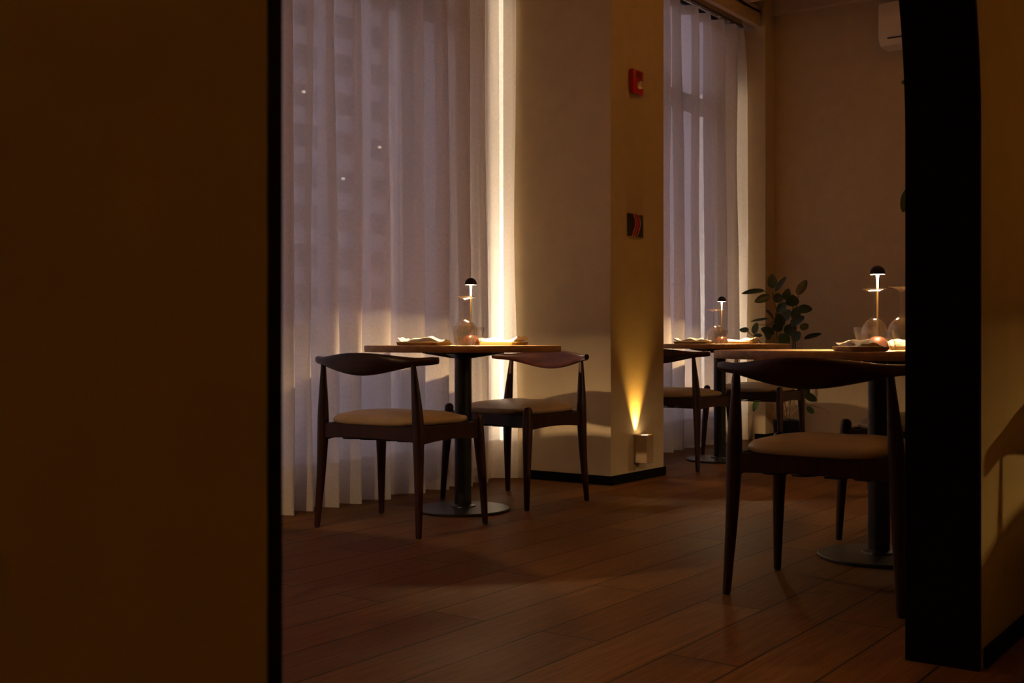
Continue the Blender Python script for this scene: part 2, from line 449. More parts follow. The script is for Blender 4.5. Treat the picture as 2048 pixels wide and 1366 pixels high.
# ------------------------------------------------------------------ curtains
def curtain(name, x0, x1, crests, y_mid, z_top, label, seed, lean):
    rnd = random.Random(seed)
    cs = [c for c in crests]
    while cs[0] > x0-.3: cs.insert(0, cs[0]-rnd.uniform(.12, .2))
    while cs[-1] < x1+.3: cs.append(cs[-1]+rnd.uniform(.10, .16))
    depth = [rnd.uniform(.75, 1.15) for _ in cs]; ph = [rnd.uniform(0, 6.28) for _ in cs]
    def yy(x, z):
        h = z/z_top
        k = 0
        while k < len(cs)-2 and cs[k+1] < x: k += 1
        a, b = cs[k], cs[k+1]
        sh = .010*math.sin(2.1*h*PI+ph[k])
        u = min(max((x-a-sh)/(b-a), 0), 1)
        w = (b-a)
        top = 1-.12*math.exp(-((z_top-z)/.12))
        A = (.112 + .016*(1-h)**1.5)*min(1.12, depth[k]*min(1.1, .45+w/.30))*top
        uu = u + .035*math.sin(2*PI*u)*math.sin(ph[k]+1.3*h)
        pinch = (.5+.5*math.cos(2*PI*uu))**(1.5 + 1.2*h)    # narrow crests towards the room, broad valleys by the glass
        sub = .20*math.sin(PI*u)**2*math.cos(4*PI*u+ph[k]) if w > .17 else .06*math.cos(4*PI*u+ph[k])*math.sin(PI*u)**2
        small = .0016*math.sin(x*95+ph[k]*2+2*h)
        return y_mid + .068 - A*(pinch + sub) + small
    bm = bmesh.new(); uvl = bm.loops.layers.uv.new('UV')
    nx = int((x1-x0)/.0065); zs = [.004, .03, .07, .12, .17, .215, .26, .32] + [.40+i*(z_top-.40)/26 for i in range(27)]
    def sheet(bm, uvl, zl, off, j=0):
        g = []
        for z in zl:
            row = []
            for i in range(nx+1):
                u = i/nx; x = x0+(x1-x0)*u
                X = x + lean*(1-z/z_top)*(u-.5)
                row.append(bm.verts.new((X, yy(x, z)+off, z)))
            g.append(row)
        for r in range(len(zl)-1):
            for i in range(nx):
                f = bm.faces.new((g[r][i], g[r][i+1], g[r+1][i+1], g[r+1][i]))
                for l, (a, b) in zip(f.loops, ((r, i), (r, i+1), (r+1, i+1), (r+1, i))):
                    l[uvl].uv = ((x0+(x1-x0)*b/nx)*1.25, zl[a])
    sheet(bm, uvl, zs, 0)
    o = obj(name, bm, M['curtain'], None, True, sharp=3.2)
    tag(o, label, 'curtain', 'sheer linen curtains')
    bm = bmesh.new(); uvl = bm.loops.layers.uv.new('UV'); sheet(bm, uvl, [.004, .03, .07, .12, .17, .215], .0035)
    obj('hem', bm, M['curtain'], o, True, sharp=3.2)
    bm = bmesh.new(); uvl = bm.loops.layers.uv.new('UV'); sheet(bm, uvl, [z_top-.07, z_top-.03, z_top], .0035)
    obj('heading_tape', bm, M['curtain'], o, True, sharp=3.2)
    # added second linen layer at the end, softens the glowing strip behind it
    bm = bmesh.new(); uvl = bm.loops.layers.uv.new('UV'); g = []
    xa = x1-.50; n2 = 60; zl = [.01 + (z_top-.02)*i/20 for i in range(21)]
    for z in zl:
        row = []
        for i in range(n2+1):
            x = xa + (x1-.02-xa)*i/n2
            row.append(bm.verts.new((x, y_mid+.078+.010*math.sin(x*55+z*.5), z)))
        g.append(row)
    for r in range(20):
        for i in range(n2):
            f = bm.faces.new((g[r][i], g[r][i+1], g[r+1][i+1], g[r+1][i]))
            for l, (a, b) in zip(f.loops, ((r, i), (r, i+1), (r+1, i+1), (r+1, i))):
                l[uvl].uv = ((x0+b*.0083)*1.25, zl[a])
    obj('diffusing_layer', bm, M['curtain'], o, True, sharp=3.2)
    return o
curtain('curtain', 1.02, 5.245, [3.36, 3.53, 3.66, 3.82, 3.96, 4.17, 4.44, 4.60, 4.79, 4.965, 5.225], 3.797, 3.185,
        'long white sheer curtain behind the left table, ending at the pillar', 4, .0)
curtain('curtain', 5.90, 8.315, [6.02, 6.20, 6.42, 6.58, 6.80, 7.02, 7.22, 7.50, 7.72, 7.95, 8.10, 8.28], 3.797, 3.185,
        'white sheer curtain right of the pillar, behind the far table', 9, .0)
def track(x0, x1, label):
    bm = bmesh.new(); box(bm, x0, x1, 3.782, 3.812, 3.203, 3.215)
    o = obj('curtain_track', bm, M['track'], None, False); tag(o, label, 'curtain track', 'curtain tracks')
    n = int((x1-x0)/.16)
    for i in range(n):
        bm = bmesh.new(); x = x0+.08+i*.16; box(bm, x-.008, x+.008, 3.790, 3.804, 3.196, 3.204, .001)
        obj('glider', bm, M['whiteplastic'], o)
    bm = bmesh.new(); box(bm, x0, x1, 3.790, 3.804, 3.215, 3.301); obj('bracket', bm, M['ceiling'], o, False)
track(1.1, 5.24, 'dark curtain track along the top of the left curtain')
track(5.9, 8.3, 'dark curtain track along the top of the curtain right of the pillar')

# ------------------------------------------------------------------ chair
def make_chair():
    root = empty('dining_chair', (0, 0, 0))
    wd = M['walnut']
    for s in (1, -1):                                        # rear posts
        p, r = smooth_path([(-.222, .262*s, .006), (-.208, .252*s, .22), (-.203, .246*s, .40), (-.206, .242*s, .50), (-.217, .231*s, .684)],
                           [.0125, .0185, .0235, .0215, .0098])
        bm = bmesh.new(); tube(bm, p, r, 16); leg = obj('leg', bm, wd, root)
        bm = bmesh.new(); lathe(bm, [(0, .0), (.010, .0), (.011, .007), (0, .007)], 14, (-.222, .262*s)); obj('foot_glide', bm, M['rubber'], leg)
    for s in (1, -1):                                        # front legs, rounded tops beside the cushion
        p, r = smooth_path([(.222, .278*s, .006), (.212, .270*s, .20), (.200, .262*s, .36), (.196, .259*s, .452)],
                           [.0125, .0180, .0235, .0215])
        bm = bmesh.new(); tube(bm, p, r, 16, round_ends=True); leg = obj('leg', bm, wd, root)
        bm = bmesh.new(); lathe(bm, [(0, .0), (.010, .0), (.011, .007), (0, .007)], 14, (.222, .278*s)); obj('foot_glide', bm, M['rubber'], leg)
    # seat frame: four rails, undersides slightly arched
    def rail(bm, a, b, th, zt, zb, arch):
        a = Vector(a); b = Vector(b); d = (b-a).normalized(); n = Vector((-d.y, d.x, 0))*th/2
        rings = []
        for i in range(11):
            u = i/10; p = a.lerp(b, u); z0 = zb + arch*math.sin(PI*u)
            bow = n.normalized()*0
            rings.append([Vector((p.x+n.x, p.y+n.y, zt)), Vector((p.x-n.x, p.y-n.y, zt)), Vector((p.x-n.x, p.y-n.y, z0)), Vector((p.x+n.x, p.y+n.y, z0))])
        loft(bm, rings)
    bm = bmesh.new()
    rail(bm, (-.203, .246, 0), (-.203, -.246, 0), .022, .434, .372, .008)
    rail(bm, (.200, .262, 0), (.200, -.262, 0), .022, .430, .372, .008)
    for s in (1, -1): rail(bm, (-.203, .244*s, 0), (.200, .258*s, 0), .022, .432, .362, .012)
    obj('seat_frame', bm, wd, root, True)
    # zig-zag springs under the cushion
    bm = bmesh.new()
    for y in (-.14, -.05, .05, .14):
        pts = [(-.19+.38*i/24, y + (.022 if i % 2 else -.022), .372 - .010*math.sin(PI*i/24)) for i in range(25)]
        tube(bm, pts, .003, 5)
    obj('seat_spring', bm, M['blackmetal'], root)
    # cushion
    bm = bmesh.new(); N = 40; rings = []
    def outline(k, z, inset, dome=0):
        out = []
        for i in range(N):
            a = 2*PI*i/N; c, s_ = math.cos(a), math.sin(a); e = 2/4.2
            x = math.copysign(abs(c)**e, c)*(.232-inset); y = math.copysign(abs(s_)**e, s_)*(.242 - .010*(1 if c < 0 else 0)-inset)
            out.append(Vector((x*k-.002, y*k, z)))
        return out
    prof = [(1, .431, .018), (1, .436, .006), (1, .446, 0), (1, .456, .004), (1, .464, .016), (.88, .473, .016), (.72, .482, .016), (.5, .488, .016), (.28, .490, .016), (.1, .490, .016)]
    for k, z, ins in prof:
        ring_ = outline(k, z, ins)
        for v in ring_:                                       # slight saddle: lower to the front middle
            v.z += -.007*(v.x/.23)*(1 if z > .46 else .15) - (.006*(1-abs(v.y)/.24) if z > .47 else 0)
            v.x = min(max(v.x, -.225), .225)
        rings.append(ring_)
    loft(bm, rings)
    # notch the corners around the legs: pull corner vertices in
    for v in bm.verts:
        for s in (1, -1):
            for cx, cy_, rr in ((.197, .260*s, .030), (-.205, .244*s, .032)):
                d = Vector((v.co.x-cx, v.co.y-cy_)); l = d.length
                if l < rr and v.co.z > .42:
                    d = Vector((-cx, -cy_)).normalized()
                    v.co.x = cx+d.x*rr; v.co.y = cy_+d.y*rr
    obj('seat', bm, M['leather'], root, True, sharp=1.2)
    # elbow backrest: one carved rail that bulges in the middle and curls forward at both ends
    bm = bmesh.new(); rings = []; n = 33; K = 18
    for i in range(n):
        s = -1 + 2*i/(n-1); a = abs(s)
        y = .312*s; x = -.262 + .085*a**2.0 + .016*a**6
        zc = .678 + .016*a**1.5
        b = max(0, math.cos(min(a/.80, 1)*PI/2))**1.3
        hh = .0165 + .030*b
        th = .0165 - .0065*b
        if a > .97: hh *= .80; th *= .80
        tx = Vector((.17*a*math.copysign(1, s)*.5/.312*1.2, 1, 0)).normalized()
        nx_ = Vector((tx.y, -tx.x, 0))
        tilt = -.22*b
        ringp = []
        for k in range(K):
            q = 2*PI*k/K
            w = math.copysign(abs(math.cos(q))**.8, math.cos(q))*th; hgt = math.copysign(abs(math.sin(q))**.9, math.sin(q))*hh
            ringp.append(Vector((x, y, zc)) + nx_*(w + tilt*hgt) + Vector((0, 0, hgt)))
        rings.append(ringp)
    loft(bm, rings)
    obj('backrest', bm, M['walnut_rail'], root, True, sharp=1.0)
    return root

chair0 = make_chair(); used = []
def place_chair(x, y, rot, label):
    r = chair0 if not used else copy_tree(chair0)
    used.append(1)
    r.location = (x, y, 0); r.rotation_euler = (0, 0, math.radians(rot))
    tag(r, label, 'chair', 'elbow backed dining chairs')
    return r

# ------------------------------------------------------------------ table
def make_table(R, zt, label, x, y):
    root = empty('dining_table', (x, y, 0)); T = .0285
    bm = bmesh.new()
    lathe(bm, [(0, zt-T), (R-.003, zt-T), (R-.001, zt-T+.002), (R, zt-.003), (R-.003, zt), (0, zt)], 128)
    obj('table_top', bm, M['oak'], root, True, sharp=.9)
    bm = bmesh.new()                                         # tapered steel cross under the top
    zb = zt-T-.0005
    for a in (0, PI/2, PI, 3*PI/2):
        ca, sa = math.cos(a+.35), math.sin(a+.35); rings = []
        for u, w, h in ((.0, .03, .030), (.05, .028, .028), (.19, .018, .007)):
            c = Vector((ca*u, sa*u, zb)); nn = Vector((-sa, ca, 0))*w
            rings.append([c+nn, c-nn, c-nn-Vector((0, 0, h)), c+nn-Vector((0, 0, h))])
        loft(bm, rings)
    obj('support_bracket', bm, M['blackmetal'], root, True, sharp=.5)
    bm = bmesh.new(); lathe(bm, [(0, .018), (.060, .018), (.058, .024), (.0385, .030), (.0385, zb-.006), (0, zb-.006)], 40)
    obj('column', bm, M['blackmetal'], root, True, sharp=.6)
    bm = bmesh.new(); lathe(bm, [(0, 0), (.211, 0), (.2145, .003), (.2145, .009), (.210, .0125), (.06, .018), (0, .018)], 96)
    obj('base_plate', bm, M['blackmetal'], root, True, sharp=.6)
    return tag(root, label, 'table', 'round tables on black pedestals')

# ------------------------------------------------------------------ mushroom table lamp
def make_lamp():
    root = empty('table_lamp', (0, 0, 0))
    bm = bmesh.new(); n = 12
    lathe(bm, [(0, 0), (.040, 0), (.0415, .003)] + [(.0415*math.cos(PI/2*i/n)**.9 if i < n else 0, .003+.047*math.sin(PI/2*i/n)) for i in range(1, n+1)], 48)
    obj('lamp_base', bm, M['terracotta'], root)
    bm = bmesh.new(); lathe(bm, [(.0032, .048), (.0034, .20), (.0032, .215), (.0030, .2225), (0, .2225)], 20)
    obj('stem', bm, M['brass'], root)
    bm = bmesh.new(); lathe(bm, [(.0030, .223), (.0036, .245), (.0045, .262), (.0062, .2785), (0, .2785)], 20)
    obj('light_guide', bm, M['guide'], root)
    bm = bmesh.new(); n = 12; zs = .276; R = .027
    prof = [(R, zs)] + [(R*math.cos(PI/2*i/n), zs+.004+.028*math.sin(PI/2*i/n)) for i in range(n)] + [(0, zs+.032)]
    r1 = lathe(bm, prof, 40)
    r2 = lathe(bm, [(R-.0015, zs), (R-.0022, zs+.010), (0, zs+.012)], 40, mi=1)
    for i in range(40):
        j = (i+1) % 40; bm.faces.new((r1[0][i], r1[0][j], r2[0][j], r2[0][i]))
    sh = obj('lamp_shade', bm, [M['shade'], M['shade_in']], root, True, sharp=.9)
    bm = bmesh.new(); lathe(bm, [(.0098, zs+.008), (.0190, zs+.008)], 32)
    obj('light_diffuser', bm, M['glow'], sh)
    return root
lamp0 = make_lamp(); lamps_used = []
def place_lamp(x, y, z, label):
    r = lamp0 if not lamps_used else copy_tree(lamp0)
    lamps_used.append(1); r.location = (x, y, z)
    return tag(r, label, 'lamp', 'small mushroom lamps on the tables')

# ------------------------------------------------------------------ glassware (stemmed glasses stand upside down)
def wine_mesh():
    bm = bmesh.new(); h = .218
    out = [(.0330, .0), (.0375, .012), (.0435, .032), (.0465, .050), (.0455, .068), (.0390, .088), (.0280, .102), (.0150, .112), (.0070, .119), (.0042, .126),
           (.0034, .150), (.0034, .185), (.0048, .198), (.0100, .206), (.0250, .2115), (.0405, .2145), (.0412, .2165), (.0400, h), (0, h)]
    inn = [(.0318, .0), (.0363, .012), (.0423, .032), (.0453, .050), (.0443, .068), (.0378, .087), (.0266, .1005), (.0130, .110), (0, .1125)]
    a = lathe(bm, out, 44); b = lathe(bm, inn, 44)
    for i in range(44):
        j = (i+1) % 44; bm.faces.new((a[0][i], a[0][j], b[0][j], b[0][i]))
    return bm
def tumbler_mesh():
    bm = bmesh.new()
    out = [(0, 0), (.032, 0), (.0345, .003), (.0370, .020), (.0415, .045), (.0460, .066), (.0475, .078), (.0472, .085)]
    inn = [(0, .008), (.0315, .008), (.0350, .020), (.0397, .045), (.0443, .066), (.0459, .078), (.0458, .085)]
    a = lathe(bm, out, 24); b = lathe(bm, inn, 24)
    for i in range(24):
        j = (i+1) % 24; bm.faces.new((a[-1][i], a[-1][j], b[-1][j], b[-1][i]))
    return bm
wine0 = obj('wine_glass', wine_mesh(), M['glass'], None, True, sharp=1.0)
tumb0 = obj('water_tumbler', tumbler_mesh(), M['glass'], None, True, sharp=.5)
first = {'w': True, 't': True}
def glass(kind, x, y, z, label, rz=0):
    src = wine0 if kind == 'w' else tumb0
    o = src if first[kind] else src.copy()
    if not first[kind]: C.objects.link(o)
    first[kind] = False
    o.location = (x, y, z+.0005); o.rotation_euler = (0, 0, rz)
    tag(o, label, 'wine glass' if kind == 'w' else 'tumbler', 'upturned wine glasses' if kind == 'w' else 'clear water tumblers')
    return o

# ------------------------------------------------------------------ tray and napkin
def rrect(lx, ly, r, n=8):
    out = []
    for cx, cy_, a0 in ((lx-r, ly-r, 0), (-lx+r, ly-r, PI/2), (-lx+r, -ly+r, PI), (lx-r, -ly+r, 3*PI/2)):
        for i in range(n): 
            a = a0 + PI/2*i/(n-1); out.append((cx+r*math.cos(a), cy_+r*math.sin(a)))
    return out
def tray_mesh():
    bm = bmesh.new()
    prof = [(-.010, 0), (-.004, .002), (0, .014), (-.001, .0155), (-.003, .0150), (-.008, .007), (-.016, .006)]
    loft(bm, [[Vector((x, y, z)) for x, y in rrect(.118+d, .064+d, .022+d*.6)] for d, z in prof])
    return bm
def napkin_mesh(seed):
    rnd = random.Random(seed); p = [rnd.uniform(0, 6.28) for _ in range(6)]
    bm = bmesh.new(); uvl = bm.loops.layers.uv.new('UV'); N = 48; Mv = 14
    def top(u, v):                                            # u along, v across, both -1..1
        e = max(0, 1-abs(v)**4)
        z = .0145 + .0065*math.sin(3.4*u+p[0]) + .0040*math.sin(7.5*u+p[1]+1.5*v) + .004*e
        z += .012*max(0, -u-.78)/.22                          # lifted end
        z += .003*math.sin(5*v+p[2]+3*u)
        return max(z, .008)
    def grid(f, flip):
        g = [[bm.verts.new(f(-1+2*i/N, -1+2*j/Mv)) for j in range(Mv+1)] for i in range(N+1)]
        for i in range(N):
            for j in range(Mv):
                fc = bm.faces.new((g[i][j], g[i+1][j], g[i+1][j+1], g[i][j+1]))
                for l, (a, b) in zip(fc.loops, ((i, j), (i+1, j), (i+1, j+1), (i, j+1))): l[uvl].uv = (a/N, b/Mv)
        return g
    w = lambda u: .041 + .006*math.sin(4*u+p[3])
    A = grid(lambda u, v: Vector((.119*u, w(u)*v + .004*math.sin(5*u+p[4]), .0158+top(u, v)-.006)), 0)
    B = grid(lambda u, v: Vector((.119*u, w(u)*v + .004*math.sin(5*u+p[4]), .0158+max(.0, .55*(top(u, v)-.014)-.002) + .012*max(0, -u-.78)/.22)), 1)
    for i in range(N):
        for j in (0, Mv): bm.faces.new((A[i][j], A[i+1][j], B[i+1][j], B[i][j]))
    for j in range(Mv):
        for i in (0, N): bm.faces.new((A[i][j], A[i][j+1], B[i][j+1], B[i][j]))
    return bm
tray0 = obj('serving_tray', tray_mesh(), M['tray'], None, True, sharp=.9)
first_tray = [True]
def setting(x, y, z, rot, tlabel, nlabel, seed, flip=False):
    o = tray0 if first_tray[0] else tray0.copy()
    if not first_tray[0]: C.objects.link(o)
    first_tray[0] = False
    o.location = (x, y, z+.0005); o.rotation_euler = (0, 0, rot)
    tag(o, tlabel, 'tray', 'stoneware trays at the place settings')
    nk = obj('napkin', napkin_mesh(seed), M['napkin'], None, True, sharp=1.2)
    nk.location = (x, y, z+.0005); nk.rotation_euler = (0, 0, rot + (PI if flip else 0))
    tag(nk, nlabel, 'napkin', 'rolled white napkins')

# ------------------------------------------------------------------ the left table group
T1 = at(926, 5.24); ZT = .75
make_table(.447, ZT, 'round oak table in front of the left curtain, on a black pedestal', *T1)
place_chair(3.620, 3.195, 3.7, 'dark wooden chair left of the curtain side table, its back to the curtain fold')
place_chair(4.518, 3.247, 172.6, 'dark wooden chair right of the left table, beside the pillar')
place_lamp(*at(941.5, 5.245), ZT+.0005, 'small dark dome lamp lit on the left table in front of the curtain')
glass('w', *at(928.5, 5.03), ZT, 'upturned wine glass on the left table, nearer of its pair')
glass('w', *at(934.0, 5.142), ZT, 'upturned wine glass on the left table, between the other glass and the lamp')
glass('t', *at(926, 4.875), ZT, 'clear tumbler at the front edge of the left table')
glass('t', *at(949, 5.48), ZT, 'clear tumbler behind the lamp on the left table')
setting(*at(848, 5.06), ZT, PI/2, 'dark edged tray at the left side of the left table', 'white striped napkin on the left tray of the left table', 1, True)
setting(*at(1004, 5.44), ZT, PI/2, 'lamp lit tray at the right side of the left table, next to the pillar', 'white striped napkin on the right tray of the left table', 2)

# ------------------------------------------------------------------ the far table group (behind the pillar)
T2 = at(1439.5, 7.41)
make_table(.45, ZT, 'round oak table behind the pillar, in front of the right curtain', *T2)
place_chair(6.330, 3.330, -1, 'dark wooden chair half hidden behind the pillar, left of the far table')
place_chair(7.290, 3.240, 180, 'dark wooden chair right of the far table, in front of the potted plant')
place_lamp(*at(1443.5, 7.50), ZT+.0005, 'small dark dome lamp lit on the far table behind the pillar')
glass('w', *at(1428, 7.27), ZT, 'upturned wine glass on the far table, left one of its pair')
glass('w', *at(1437, 7.155), ZT, 'upturned wine glass on the far table, behind the tumbler')
glass('t', *at(1440.5, 7.035), ZT, 'clear tumbler at the front of the far table')
setting(*at(1387, 7.27), ZT, PI/2, 'tray at the left side of the far table', 'wavy white napkin on the left tray of the far table', 3, True)
setting(*at(1478, 7.55), ZT, PI/2, 'tray at the right side of the far table, before the plant', 'wavy white napkin on the right tray of the far table', 5)

# ------------------------------------------------------------------ the right table group (nearest)
T3 = at(1758, 4.10); Z3 = .738
make_table(.58, Z3, 'wide round oak table at right, cut off by the black arch edge', *T3)
place_chair(3.451, 1.267, 1.0, 'dark wooden chair nearest the camera, its curved back towards the arch')
place_chair(4.580, 1.310, 180, 'dark wooden chair on the far side of the wide right table, mostly hidden')
place_lamp(*at(1755, 4.20), Z3+.0005, 'small dark dome lamp lit on the wide right table')
glass('w', *at(1749, 4.045), Z3, 'upturned wine glass in front of the lamp on the right table')
glass('w', *at(1803, 3.90), Z3, 'upturned wine glass beside the black arch edge on the right table')
glass('t', *at(1733, 4.36), Z3, 'clear tumbler behind the lamp on the right table')
glass('t', *at(1812, 3.765), Z3, 'clear tumbler next to the black arch edge on the right table')
setting(*at(1720, 3.76), Z3, math.radians(36), 'dark tray at the front edge of the wide right table', 'wavy white napkin on the tray at the front of the right table', 7, True)
setting(*at(1806, 4.32), Z3, PI/2, 'tray on the far side of the right table, seen through the glasses', 'white napkin on the far tray of the right table', 8)

# ------------------------------------------------------------------ table in the camera's room (throws the chair shadow on the near wall)
make_table(.45, ZT, 'round oak table in the near room, right of the view', 3.375, -.30)
place_chair(3.375, .166, -90, 'dark wooden chair in the near room, out of view right of the arch')
near_lamp = place_lamp(3.375, -.234, ZT+.0005, 'small dark dome lamp lit in the near room, right of the view')

for sh in bpy.data.objects:                                  # this lamp is dimmed lower than the others
    if sh.name.startswith('light_diffuser') and sh.parent and sh.parent.parent == near_lamp:
        sh.material_slots[0].link = 'OBJECT'; sh.material_slots[0].material = emis('warm_led_diffuser_dimmed', LAMP_COL, LAMP*.5)

# ------------------------------------------------------------------ unseen tables with lamps, added to lift the dining room light
make_table(.45, ZT, 'added round oak table beyond the arch wall, right of the view', 6.75, 1.42)
place_lamp(6.80, 1.44, ZT+.0005, 'added dark dome lamp on the table beyond the arch wall')
make_table(.45, ZT, 'added round oak table behind the near wall, left of the view', 1.9, 3.05)
place_lamp(1.95, 3.05, ZT+.0005, 'added dark dome lamp on the table behind the near wall')

# ------------------------------------------------------------------ unseen ceiling coves, added for warm ambient light off the ceiling
def cove(x0, x1, y, side, z, label, hw=.012):
    t = empty('added_cove_light', ((x0+x1)/2, y, z)); L = (x1-x0)/2
    bm = bmesh.new(); box(bm, -L, L, min(0, side*.16), max(0, side*.16), 0, .02); box(bm, -L, L, side*.16-.01, side*.16+.01, .0, .09)
    obj('trough', bm, M['ceiling'], t, False)
    bm = bmesh.new(); box(bm, -L+.05, L-.05, side*.07-hw, side*.07+hw, .021, .028); obj('fill_strip', bm, M['cove'], t, False)
    tag(t, label, 'added cove light')
cove(-1.6, 7.8, .862, 1, 3.32, 'added warm cove light above the arch on the dining room side')
cove(-1.0, 6.0, -3.198, 1, 3.32, 'added warm cove light along the far side of the near room', .026)

# ------------------------------------------------------------------ upright strips added behind the curtain ends to make the linen glow
def reveal_fill(x, z1, power, label):
    t = empty('added_window_strip', (x, 3.928, .16))
    bm = bmesh.new(); box(bm, -.004, 0, -.063, .051, 0, z1-.16); obj('channel', bm, M['whiteplastic'], t, False)
    for j in range(16):                                       # short modules, dimmed step by step away from table height
        st = (z1-.22)/16; za = .04+j*st; zb = za+st; k = .50 + 1.35*math.exp(-((za+st/2-.70)/.55)**2) - .30*math.exp(-((za+st/2)/.15)**2)
        bm = bmesh.new(); box(bm, -.0060, -.0045, -.060, .048, za, zb)
        obj('fill_module', bm, emis('added_reveal_glow', (1, .80, .58, 1), power*k), t, False)
    tag(t, label, 'light strip', 'added upright strips behind the curtains')
reveal_fill(PX0, 2.75, REVEAL_FILL, 'added upright light strip behind the left curtain, next to the pillar')
reveal_fill(8.33, 2.75, REVEAL_FILL*.75, 'added upright light strip behind the right curtain, at the far corner')

# ------------------------------------------------------------------ uplight on the pillar
sx, sy0 = 5.547, PY
t = empty('wall_uplight', (sx, sy0, .10))
bm = bmesh.new()
r = .040; h0, h1 = 0, .155
o_ = [Vector((a, b, 0)) for a, b in rrect(.040, .040, .003, 3)]
def rr(d, z): return [Vector((x, y-.041, z)) for x, y in rrect(.040+d, .040+d, .004, 3)]
loft(bm, [rr(-.002, 0), rr(0, .002), rr(0, .153), rr(-.002, .155), rr(-.006, .155), rr(-.007, .140)])
obj('housing', bm, M['sconce'], t, True, sharp=.6)
bm = bmesh.new(); lathe(bm, [(0, .1515), (.024, .1515)], 28, (.004, -.045)); obj('lens', bm, M['lens'], t)
tag(t, 'small square wall light shining up the pillar near the floor', 'wall light')
def spot(name, loc, tgt, power, col, deg, blend, rad, parent=None):
    l = bpy.data.lights.new(name, 'SPOT'); l.energy = power; l.color = col; l.spot_size = math.radians(deg); l.spot_blend = blend; l.shadow_soft_size = rad
    o = bpy.data.objects.new(name, l); C.objects.link(o); o.location = loc
    o.rotation_euler = (Vector(tgt)-Vector(loc)).to_track_quat('-Z', 'Y').to_euler()
    if parent: o.parent = parent
    return o
spot('uplight_lamp', (-.022, -.021, .157), (-.022, .002, .36), 42.0, (1, .50, .08), 58, 1.0, .010, t)

# ------------------------------------------------------------------ alarm devices on the pillar
t = empty('fire_alarm_strobe', (5.510, PY, 2.19))
bm = bmesh.new(); box(bm, -.058, .058, -.030, 0, -.063, .063, .006); obj('housing', bm, M['red'], t)
bm = bmesh.new(); lathe(bm, [(0, -.010), (.022, -.010), (.022, .012), (.017, .017), (0, .018)], 24)
bmesh.ops.rotate(bm, verts=bm.verts[:], cent=(0,0,0), matrix=Matrix.Rotation(PI/2, 3, 'X')); bmesh.ops.translate(bm, verts=bm.verts[:], vec=(.008, -.032, -.018))
obj('strobe_lens', bm, M['clear'], t)
bm = bmesh.new()
for i in range(5): box(bm, -.030, .030, -.0325, -.029, .018+i*.008, .021+i*.008)
obj('sounder_grille', bm, M['darkred'], t, False)
tag(t, 'small red fire alarm strobe high on the pillar', 'fire alarm')
t = empty('fire_call_point', (5.516, PY, 1.403))
bm = bmesh.new(); box(bm, -.080, .080, -.012, 0, -.062, .062, .002); obj('back_plate', bm, M['blackmetal'], t)
bm = bmesh.new()
cx = [(-.050, .060), (-.030, .030), (-.030, -.010), (-.060, -.060)]
def band(bm, off, w, y0, y1):
    pts, _ = smooth_path([(a+off, 0, b) for a, b in cx], [0]*4, 6)
    rings = [[Vector((p.x, y0, p.z)), Vector((p.x+w, y0, p.z)), Vector((p.x+w, y1, p.z)), Vector((p.x, y1, p.z))] for p in pts]
    loft(bm, rings)
band(bm, .0, .052, -.022, -.012); obj('red_curved_plate', bm, M['red'], t, True, sharp=.5)
for off in (-.004, .018, .050):
    bm = bmesh.new(); band(bm, off, .0035, -.0235, -.0215); obj('pale_stripe', bm, M['palemark'], t, True, sharp=.5)
tag(t, 'small black and red square panel at mid height on the pillar', 'wall panel')

# ------------------------------------------------------------------ air conditioner on the far wall
t = empty('air_conditioner', (XB, 2.31, 3.06))
def ac_prof(y, k=1):
    P = [(0, -.155), (-.10, -.160), (-.165, -.150), (-.198, -.110), (-.208, -.06), (-.208, .10), (-.200, .150), (-.185, .160), (0, .160)]
    return [Vector((x*k, y, z*(.97 if k < 1 else 1))) for x, z in P]
bm = bmesh.new(); loft(bm, [ac_prof(-.425, .98), ac_prof(-.42), ac_prof(.42), ac_prof(.425, .98)]); obj('casing', bm, M['acwhite'], t, True, sharp=.5)
bm = bmesh.new(); box(bm, -.2115, -.206, -.415, .415, -.060, -.052); obj('front_lip', bm, M['acwhite'], t)
bm = bmesh.new()
vs = [Vector((-.203, -.36, -.104)), Vector((-.203, .36, -.104)), Vector((-.200, .36, -.112)), Vector((-.200, -.36, -.112))]
loft(bm, [[v + Vector((-.004, 0, 0)) for v in vs], vs]); obj('air_slot', bm, M['acdark'], t, False)
tag(t, 'white wall mounted air conditioner high on the far wall, cut by the arch', 'air conditioner')

# ------------------------------------------------------------------ plants
def leaf(bm, base, tip, width, normal, fold=.25, curl=.12):
    base = Vector(base); tip = Vector(tip); ax = tip-base; L = ax.length; t = ax.normalized()
    nrm = Vector(normal); nrm = (nrm - t*nrm.dot(t)).normalized(); sd = t.cross(nrm)
    n = 9; rows = []
    for i in range(n+1):
        u = i/n; w = width/2*(math.sin(PI*min(u**.85, 1))**.62 if 0 < u < 1 else 0)
        c = base + ax*u - nrm*(curl*L*u*u)
        if w < 1e-5: rows.append([bm.verts.new(c)])
        else:
            rows.append([bm.verts.new(c + sd*w*s + nrm*(abs(s)*w*fold)) for s in (-1, -.5, 0, .5, 1)])
    for a, b in zip(rows[:-1], rows[1:]):
        if len(a) == 1: 
            for k in range(4): bm.faces.new((a[0], b[k], b[k+1]))
        elif len(b) == 1:
            for k in range(4): bm.faces.new((a[k], a[k+1], b[0]))
        else:
            for k in range(4): bm.faces.new((a[k], a[k+1], b[k+1], b[k]))

def P3(px, py, D):
    x, y = at(px, D); return Vector((x, y, H + (680-py)*D/F_PX))
FWD = Vector((CA, SA, 0)); RGT = Vector((SA, -CA, 0))
rnd = random.Random(11)
D0 = 8.42
